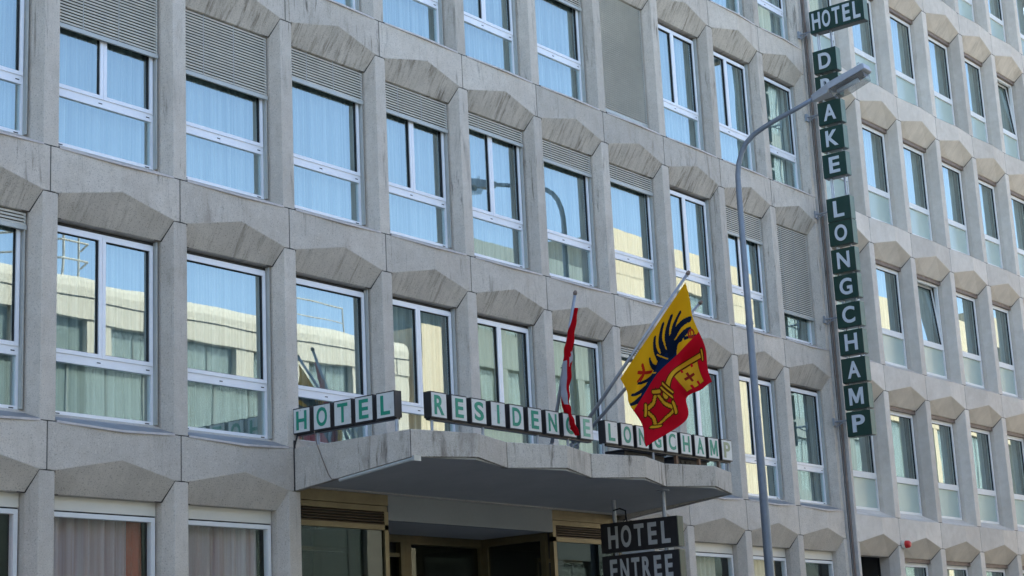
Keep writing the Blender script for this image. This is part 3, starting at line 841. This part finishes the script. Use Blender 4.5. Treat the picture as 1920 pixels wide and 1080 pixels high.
# ------------------------------------------------------------------ street lamp
lamp = empty('street_lamp', (12.3, -1.48, .13), 0, 'tall blue grey street lamp with curved arm in front of the hotel', 'street lamp')
def L(y, z): return (0, y+1.48, z-.13)
mb = MB()
pp = [L(-1.48, .13), L(-1.48, .5), L(-1.48, 5), L(-1.48, 9.2), L(-1.485, 9.53), L(-1.515, 9.72), L(-1.583, 9.90), L(-1.68, 10.04), L(-1.82, 10.145), L(-2.02, 10.225), L(-2.27, 10.30), L(-2.57, 10.375), L(-2.99, 10.49)]
rs = [.085, .083, .064, .046, .044, .043, .042, .041, .040, .039, .038, .037, .035]
mb.tube(pp, rs, M_POLE, 18); link('post', mb.mesh('post', smooth=True), lamp)
mb = MB(); mb.tube([L(-1.48, 7.1), L(-1.48, 7.15)], .062, M_POLE, 18); link('collar', mb.mesh('collar'), lamp)
mb = MB(); mb.box(-.05, .05, -.075, -.07, .9, 1.3, M_POLE); mb.tube([(0, 0, 0), (0, 0, .06)], .13, M_POLE, 18); link('base_plate', mb.mesh('base_plate'), lamp)
ang = math.atan2(10.50-10.31, 3.93-3.22)
Th = Matrix.Translation(Vector(L(-2.93, 10.475))) @ Matrix.Rotation(-ang, 4, 'X')
def headbox(secs, m, nm, bev=.006):
    """secs: (distance along arm, half width, z bottom, z top, top half width)"""
    b_ = MB(); k = b_.mat(m); n = 4
    for d, hw, z0, z1, tw in secs: b_.v += [tuple(Th @ Vector(p)) for p in ((-hw, -d, z0), (hw, -d, z0), (tw, -d, z1), (-tw, -d, z1))]
    for i in range(len(secs)-1):
        for j in range(4):
            q = (j+1) % 4; b_.f.append((i*4+j, i*4+q, (i+1)*4+q, (i+1)*4+j)); b_.mi.append(k)
    b_.f.append((0, 1, 2, 3)); b_.mi.append(k); e = (len(secs)-1)*4; b_.f.append((e+3, e+2, e+1, e)); b_.mi.append(k)
    return link(nm, b_.mesh(nm, bev), lamp)
headbox([(0, .055, -.055, .055, .045), (.30, .13, -.085, .07, .10), (.34, .14, -.045, .075, .11), (.97, .14, -.040, .075, .11), (1.0, .135, -.03, .06, .10)], M_LAMPB, 'lamp_head')
headbox([(.345, .10, -.175, -.047, .150), (.60, .105, -.20, -.047, .152), (.95, .09, -.185, -.043, .150)], M_LENS, 'lamp_lens', .01)
headbox([(.36, .13, -.06, -.047, .13), (.93, .13, -.058, -.045, .13)], M_BRONZED, 'reflector_plate', 0)
mb = MB(); mb.tube([Th @ Vector((0, -.42, -.10)), Th @ Vector((0, -.80, -.10))], .035, M_LETW, 12); link('bulb', mb.mesh('bulb', smooth=True), lamp)
mb = MB()
for d in (.30, .90):
    mb.tube([Th @ Vector((-.10, -d, .07)), Th @ Vector((-.10, -d, .105)), Th @ Vector((-.10, -d-.035, .11)), Th @ Vector((-.10, -d-.035, .07))], .006, M_STEEL, 6)
link('clip', mb.mesh('clip'), lamp)

# ------------------------------------------------------------------ flagpoles and flags
def flagpole(a, b_, r0, r1, label, tip=True):
    a, b_ = Vector(a), Vector(b_); t = empty('flagpole', a, 0, label, 'flagpole', 'flagpoles on the canopy')
    d = b_-a; n = d.normalized()
    mb = MB(); mb.tube([(0, 0, 0), d], [r0, r1], M_STEEL, 12); link('pole', mb.mesh('pole', smooth=True), t)
    mb = MB(); mb.tube([d, d+n*.03, d+n*.06], [r1*1.2, r1*1.5, r1*.7], M_PIPE, 10); link('pole_cap', mb.mesh('pole_cap'), t)
    if tip:
        mb = MB(); c = d*.52; mb.tube([c+Vector((0, -.05, .02)), c+Vector((0, .05, -.02))], .008, M_RUB, 6); mb.tube([c+Vector((-.04, 0, 0)), c+Vector((.04, 0, 0.03))], .008, M_RUB, 6)
        link('cleat', mb.mesh('cleat'), t)
    base = Vector((0, 0, 4.50-a.z))
    mb = MB(); mb.tube([(0, 0, 0), base+Vector((.02, .1, 0))], .020, M_STEEL, 8); mb.tube([(0, 0, 0), base+Vector((-.35, .25, 0))], .012, M_STEEL, 6)
    mb.box(-.06, .10, .03, .18, base.z, base.z+.012, M_STEEL)
    link('pole_bracket', mb.mesh('pole_bracket'), t)
    return t
flagpole((6.9, -1.44, 4.78), (6.7, -2.079, 6.614), .026, .020, 'steep flagpole holding the furled red and white flag')
flagpole((7.3, -1.48, 4.808), (7.6, -3.242, 6.814), .026, .020, 'slanting flagpole holding the yellow and red flag')
flagpole((7.45, -1.469, 4.822), (8.0, -3.155, 6.497), .024, .020, 'bare flagpole with empty tip showing right of the yellow and red flag', False)

GRID = [[ (7.580,-3.221,6.708),(7.610,-3.273,6.383),(7.520,-3.395,6.019),(7.640,-3.415,5.711),(7.630,-3.502,5.364) ],
[ (7.538,-2.971,6.425),(7.617,-2.978,6.130),(7.418,-3.168,5.812),(7.657,-3.137,5.602),(7.578,-3.321,5.287) ],
[ (7.495,-2.728,6.141),(7.555,-2.751,5.882),(7.545,-2.821,5.651),(7.355,-3.070,5.403),(7.595,-3.096,5.218) ],
[ (7.453,-2.475,5.856),(7.422,-2.582,5.588),(7.532,-2.595,5.401),(7.352,-2.930,5.057),(7.613,-3.060,4.913) ],
[ (7.410,-2.229,5.569),(7.440,-2.310,5.341),(7.370,-2.447,5.111),(7.460,-2.477,4.871),(7.410,-2.589,4.624) ]]
def cr(p0, p1, p2, p3, t):
    return .5*((2*p1)+(-p0+p2)*t+(2*p0-5*p1+4*p2-p3)*t*t+(-p0+3*p1-3*p2+p3)*t**3)
def cr_row(row, v):
    n = len(row)-1; x = v*n; i = min(int(x), n-1); t = x-i
    g = lambda k: row[k] if 0 <= k <= n else (2*row[0]-row[1] if k < 0 else 2*row[n]-row[n-1])
    return cr(g(i-1), g(i), g(i+1), g(i+2), t)
def inpoly(x, y, P):
    c = False; j = len(P)-1
    for i in range(len(P)):
        if (P[i][1] > y) != (P[j][1] > y) and x < (P[j][0]-P[i][0])*(y-P[i][1])/(P[j][1]-P[i][1])+P[i][0]: c = not c
        j = i
    return c
def seg(x, y, a, b_):
    ax, ay = a; bx, by = b_; dx, dy = bx-ax, by-ay
    t = max(0, min(1, ((x-ax)*dx+(y-ay)*dy)/(dx*dx+dy*dy+1e-9)))
    return math.hypot(x-ax-t*dx, y-ay-t*dy)
YEL = (.78, .44, .015); REDC = (.62, .012, .028); BLK = (.012, .02, .045); GOLD = (.74, .43, .03); DK = (.12, .03, .01)
# half eagle, s from the pole, t upwards
def quadpts(a, c, b_, n=9):
    return [((1-k/n)**2*a[0]+2*(1-k/n)*(k/n)*c[0]+(k/n)**2*b_[0], (1-k/n)**2*a[1]+2*(1-k/n)*(k/n)*c[1]+(k/n)**2*b_[1]) for k in range(n+1)]
BLADES = [((.34,.62),(.25,.80),(.35,.965),.055,.022), ((.42,.62),(.37,.80),(.42,.93),.050,.018), ((.31,.72),(.21,.755),(.18,.86),.036,.020),
 ((.31,.64),(.19,.655),(.115,.75),.036,.024), ((.31,.56),(.19,.545),(.085,.635),.036,.024), ((.33,.48),(.22,.44),(.10,.505),.034,.020),
 ((.37,.40),(.28,.33),(.20,.365),.028,.014), ((.43,.32),(.36,.22),(.27,.155),.032,.012), ((.46,.22),(.42,.11),(.33,.06),.030,.012), ((.49,.12),(.47,.05),(.41,.0),.028,.012),
 ((.44,.84),(.47,.89),(.495,.95),.016,.006)]
BLADES = [(quadpts(a, c, b_), r0, r1) for a, c, b_, r0, r1 in BLADES]
EBODY = [(.5,.67),(.45,.69),(.40,.72),(.33,.74),(.29,.66),(.29,.54),(.33,.44),(.38,.35),(.42,.27),(.46,.17),(.5,.06)]
def geneva(s, t):
    if s < .5:
        c = YEL
        if inpoly(s, t, EBODY): c = BLK if s < .36 else (.012, .03, .085)
        for pts, r0, r1 in BLADES:
            n = len(pts)-1
            if any(seg(s, t, pts[k], pts[k+1]) < r0+(r1-r0)*(k+.5)/n for k in range(n)): c = BLK; break
        if math.hypot((s-.455)*1.0, (t-.745)*.9) < .040 and c != YEL: c = YEL
        for a, b_ in (((.375,.90),(.345,.72)), ((.44,.56),(.27,.47)), ((.46,.40),(.36,.33)), ((.33,.59),(.25,.60))):
            if seg(s, t, a, b_) < .006: c = YEL
        # red leg with claws
        for a, b_ in (((.34,.33),(.24,.25)), ((.24,.25),(.16,.27)), ((.24,.25),(.17,.20)), ((.24,.25),(.24,.16)), ((.24,.25),(.27,.19))):
            if seg(s, t, a, b_) < .016: c = (.50, .03, .015)
        d = math.hypot(s-.46, t-.92)
        if .022 < d < .040 or seg(s, t, (.43,.93), (.49,.90)) < .007: c = (.40, .04, .02)
        return c
    c = REDC; s2 = s
    def out(d, r):                                     # gold stroke with a dark outline
        return GOLD if d < r-.008 else (DK if d < r+.004 else None)
    # shaft, bow, bit
    o = out(seg(s, t, (.70, .35), (.70, .93)), .036)
    cb = (.71, .20); dx, dy = s-cb[0], t-cb[1]
    qd = abs(abs(dx)+0-.0)
    ring = max(abs(dx), abs(dy))
    bend = .10-.028*math.cos(math.pi*min(1, min(abs(dx), abs(dy))/.1))*-1
    d = abs(ring-.085-.018*(min(abs(dx), abs(dy))/.09))
    if ring < .13:
        r_ = out(d, .022)
        if r_: o = o or r_
    for sx in (-1, 1):
        for sy in (-1, 1):
            a = (cb[0]+sx*.135, cb[1]+sy*.075); b2 = (cb[0]+sx*.075, cb[1]+sy*.135)
            r_ = out(seg(s, t, a, b2), .020)
            if r_: o = r_
    for yy in (.37, .41):
        r_ = out(seg(s, t, (.64, yy), (.77, yy)), .016)
        if r_: o = r_
    r_ = out(seg(s, t, (.65, .945), (.76, .945)), .018)
    if r_: o = r_
    if .735 < s < .96 and .55 < t < .88:
        n = .03 if (.70 < t < .78) and s > .92 else 0
        if not ((s > .915) and (.64 < t < .68 or .75 < t < .79)): 
            o = GOLD
            if s < .745 or s > .95 or t < .558 or t > .872: o = DK
            if (abs(s-.845) < .014 and abs(t-.715) < .075) or (abs(t-.715) < .014 and abs(s-.845) < .05): o = (.30, .03, .02)
            if s < .775 and (.665 < t < .69 or .79 < t < .815): o = REDC
    return o or c
def cloth(name, fn, col, nu, nv, label):
    me = bpy.data.meshes.new(name); vs = []; fs = []
    for i in range(nu+1):
        for j in range(nv+1): vs.append(tuple(fn(i/nu, j/nv)))
    for i in range(nu):
        for j in range(nv):
            a = i*(nv+1)+j; fs.append((a, a+nv+1, a+nv+2, a+1))
    me.from_pydata(vs, [], fs)
    at = me.color_attributes.new('dye', 'FLOAT_COLOR', 'CORNER')
    buf = []
    for i in range(nu):
        for j in range(nv):
            c = col((i+.5)/nu, (j+.5)/nv); buf += [*c, 1.]*4
    at.data.foreach_set('color', buf)
    me.materials.append(M_FLAG)
    for p in me.polygons: p.use_smooth = True
    return me
G3 = [[Vector(p) for p in r] for r in GRID]
def flagpt(u, v):
    rows = [cr_row(r, v) for r in G3]
    p = cr_row(rows, u)
    a = min(1, v*3)
    p = p+Vector((.045, .0, 0))*a*math.sin(v*11+u*6+.8)+Vector((.016, 0, .004))*a*math.sin(u*15-v*9)
    return p
me = cloth('canton_flag', flagpt, lambda u, v: geneva(v, 1-u), 190, 190, '')
o = link('flag', me); tag(o, 'yellow and red flag with half black eagle and gold key on a slanting pole', 'flag', 'flags over the canopy')
so_ = o.modifiers.new('cloth', 'SOLIDIFY'); so_.thickness = .0025
# furled red and white flag
SW = [(6.72,-2.036,6.447),(6.72,-1.949,6.164),(6.72,-1.879,5.893),(6.72,-1.826,5.62),(6.72,-1.765,5.349),(6.72,-1.793,5.136),(6.72,-1.866,4.953),(6.72,-1.948,4.798)]
SWv = [Vector(p) for p in SW]; SWw = [.035, .055, .075, .09, .105, .085, .06, .035]
def swpt(u, v):
    c = cr_row(SWv, u)+Vector((.02, -.02, 0)); n = len(SWw)-1; x = u*n; i = min(int(x), n-1); wd = SWw[i]*(1-(x-i))+SWw[i+1]*(x-i)
    tw = u*3.1
    a = (v-.5)*math.pi*3.2
    rr = wd*(.42+.58*abs(v-.5)*2)*(1+.12*math.sin(u*55+v*9))
    return c+Vector((math.cos(a+tw)*rr*.45, math.sin(a+tw)*rr, .03*math.sin(v*11+u*14)*wd*4))
def swcol(u, v):
    k = .26+.04*math.sin(v*9)
    if abs(u-.34-.02*math.sin(v*12)) < .035 and v > .15: return (.48, .46, .47)
    if .34 < u < .66 and (v < .10): return (.42, .42, .47)
    return (.50, .008, .014)
me = cloth('national_flag', swpt, swcol, 120, 80, '')
o = link('flag', me); tag(o, 'furled narrow red and white flag hanging limp on the steep flagpole', 'flag', 'flags over the canopy')
mb = MB(); mb.tube([(6.71, -2.07, 6.58), (6.72, -2.05, 6.50), (6.72, -2.04, 6.44)], .012, M_PIPE, 6)
so_ = o.modifiers.new('cloth', 'SOLIDIFY'); so_.thickness = .0025

# ------------------------------------------------------------------ buildings on the far side of the street (seen in the glass)
M_WHITE = simple('cream_render', (.50, .465, .39), .75, 0, .06, 1)
M_YELL = simple('yellow_render', (.56, .47, .33), .8, 0, .06, 1)
M_TAN = simple('tan_render', (.50, .42, .30), .8, 0, .08, 1)
M_GREY = simple('grey_green_render', (.16, .19, .18), .7, 0, .1, 1)
M_LT = simple('roof_rail_white', (.42, .41, .37), .5)
D = -20.
def block(name, label, x0, x1, z1, m, dep=12, rows=(), pitch=2.53, wwid=1.83, off=0., lip=.25, y=D, wide=False):
    r = empty(name, ((x0+x1)/2, y, 0), 0, label, 'building', 'buildings across the street'); cx_ = (x0+x1)/2
    mb = MB(); mb.box(x0-cx_, x1-cx_, -dep, -.30, 0, z1, m)
    zz = 0
    spans = sorted(rows)
    prev = 0
    for a, b_ in spans+[(z1, z1)]:
        if a > prev: mb.box(x0-cx_, x1-cx_, -.30, 0, prev, a, m)
        prev = b_
    n = int((x1-x0-off)/pitch)
    for a, b_ in spans:
        xs = x0+off; last = x0
        for i in range(n+1):
            wx = x0+off+i*pitch
            if wx+wwid > x1: break
            if not (wide and b_ < 11): mb.box(last-cx_, wx-cx_, -.30, -.02, a, b_, m)
            last = wx+wwid
        mb.box(last-cx_, x1-cx_, -.30, -.02, a, b_, m)
    link('wall', mb.mesh('wall'), r)
    f = MB(); f.box(0, wwid, -.27, -.22, 0, 1, M_GREY); f.box(wwid*.48, wwid*.51, -.22, -.18, 0, 1, M_GREY); f.box(0, wwid, -.22, -.18, 0, .03, M_GREY)
    fm = f.mesh('window'); pm = MB(); pm.box(.02, wwid-.02, -.20, -.19, .06, 1, M_GLASSO); pme = pm.mesh('pane')
    for a, b_ in spans:
        for i in range(n+1):
            wx = x0+off+i*pitch
            if wx+wwid > x1: break
            wo = link('window', fm, r, (wx-cx_, 0, a), ((pitch-.02)/wwid if wide and b_ < 11 else 1, 1, b_-a)); link('pane', pme, wo)
    return r, cx_
r, c_ = block('office_building', 'long cream office block with rounded roof edge, mirrored in the lower left hotel windows', -40, 29.6, 12.0, M_WHITE, 12, [(10.55, 11.55), (8.0, 10.45), (4.6, 7.7), (1.0, 4.3)], 2.53, 1.83, 2.17, wide=True)
mb = MB(); k = mb.mat(M_WHITE)
prof = [(.03, 11.55), (.03, 12.10), (.0, 12.12), (.0, 12.35), (-.06, 12.52), (-.2, 12.66), (-.42, 12.72), (-3, 12.75), (-3, 11.6)]
for xx in (-40, 29.6):
    mb.v += [(xx-c_, y, z) for y, z in prof]
n = len(prof)
for j in range(n): mb.f.append((j, (j+1) % n, n+(j+1) % n, n+j)); mb.mi.append(k)
mb.f.append(tuple(range(n))); mb.mi.append(k); mb.f.append(tuple(range(n, 2*n))); mb.mi.append(k)
mb.box(-40-c_, 29.6-c_, .03, .045, 12.08, 12.11, M_SEAL)
for i in range(12):
    x = 29-i*5.06-c_; mb.box(x, x+.03, .031, .04, 11.56, 12.09, M_SEAL)
link('roof_edge', mb.mesh('roof_edge'), r)
for x in (15.6, 16.9):
    mb = MB()
    for s_ in (0, .5): mb.tube([(x-c_+s_, -.8, 12.7), (x-c_+s_, -.8, 14.2)], .035, M_LT, 6)
    for z in (13.2, 13.7, 14.2): mb.tube([(x-c_-.8, -1.2, z), (x-c_-.3, -.5, z), (x-c_+.6, -.5, z), (x-c_+.9, -1.2, z)], .03, M_LT, 6)
    link('roof_ladder', mb.mesh('roof_ladder'), r)
mb = MB(); mb.tube([(25.4-c_, -1, 12.7), (25.4-c_, -1, 13.7), (28-c_, -1, 13.7), (28-c_, -1, 12.7)], .03, M_LT, 6); mb.tube([(25.4-c_, -1, 13.2), (28-c_, -1, 13.2)], .02, M_LT, 6)
link('roof_rail', mb.mesh('roof_rail'), r)
block('apartment_building', 'yellow rendered block with blank wall, mirrored beside the RESIDENCE letters', 30.2, 32.7, 13.3, M_YELL, 3.5, [])
block('apartment_building', 'grey green block with ribbon windows, mirrored in the middle hotel windows', 32.71, 41.3, 16.7, M_GREY, 3.5, [(13.6, 15.4), (10.6, 12.4), (7.4, 9.2), (4, 6)], 2.1, 1.7, .2)
block('apartment_building', 'tall yellow block mirrored to the right of the yellow and red flag', 41.31, 54.8, 18.5, M_YELL, 3.5, [(15.4, 16.9), (5.0, 13.7)], 9.0, 5.6, 2.4)
block('lift_tower', 'high slim greenish lift tower mirrored in the top right hotel windows', 54.81, 60.0, 33, M_GREY, 1.6, [(3+i*3.2, 5.4+i*3.2) for i in range(8)], 2.6, 2.2, .2)
block('apartment_building', 'ochre block mirrored in the nearer windows of the paler building', 60.01, 72, 18.8, M_YELL, 3.5, [(14.9, 16.6), (4.0, 13.0)], 3.0, 2.6, .2)  # tall dark lower glazing row stands in for shade on this wall
block('apartment_building', 'cream block mirrored in the farther windows of the paler building', 72.01, 110, 19.6, M_TAN, 6, [(16.6, 18.0), (13.8, 15.2), (4, 12.9)], 3.0, 2.5, .3)  # lowest dark glazing row likewise put in place of shade on the facade
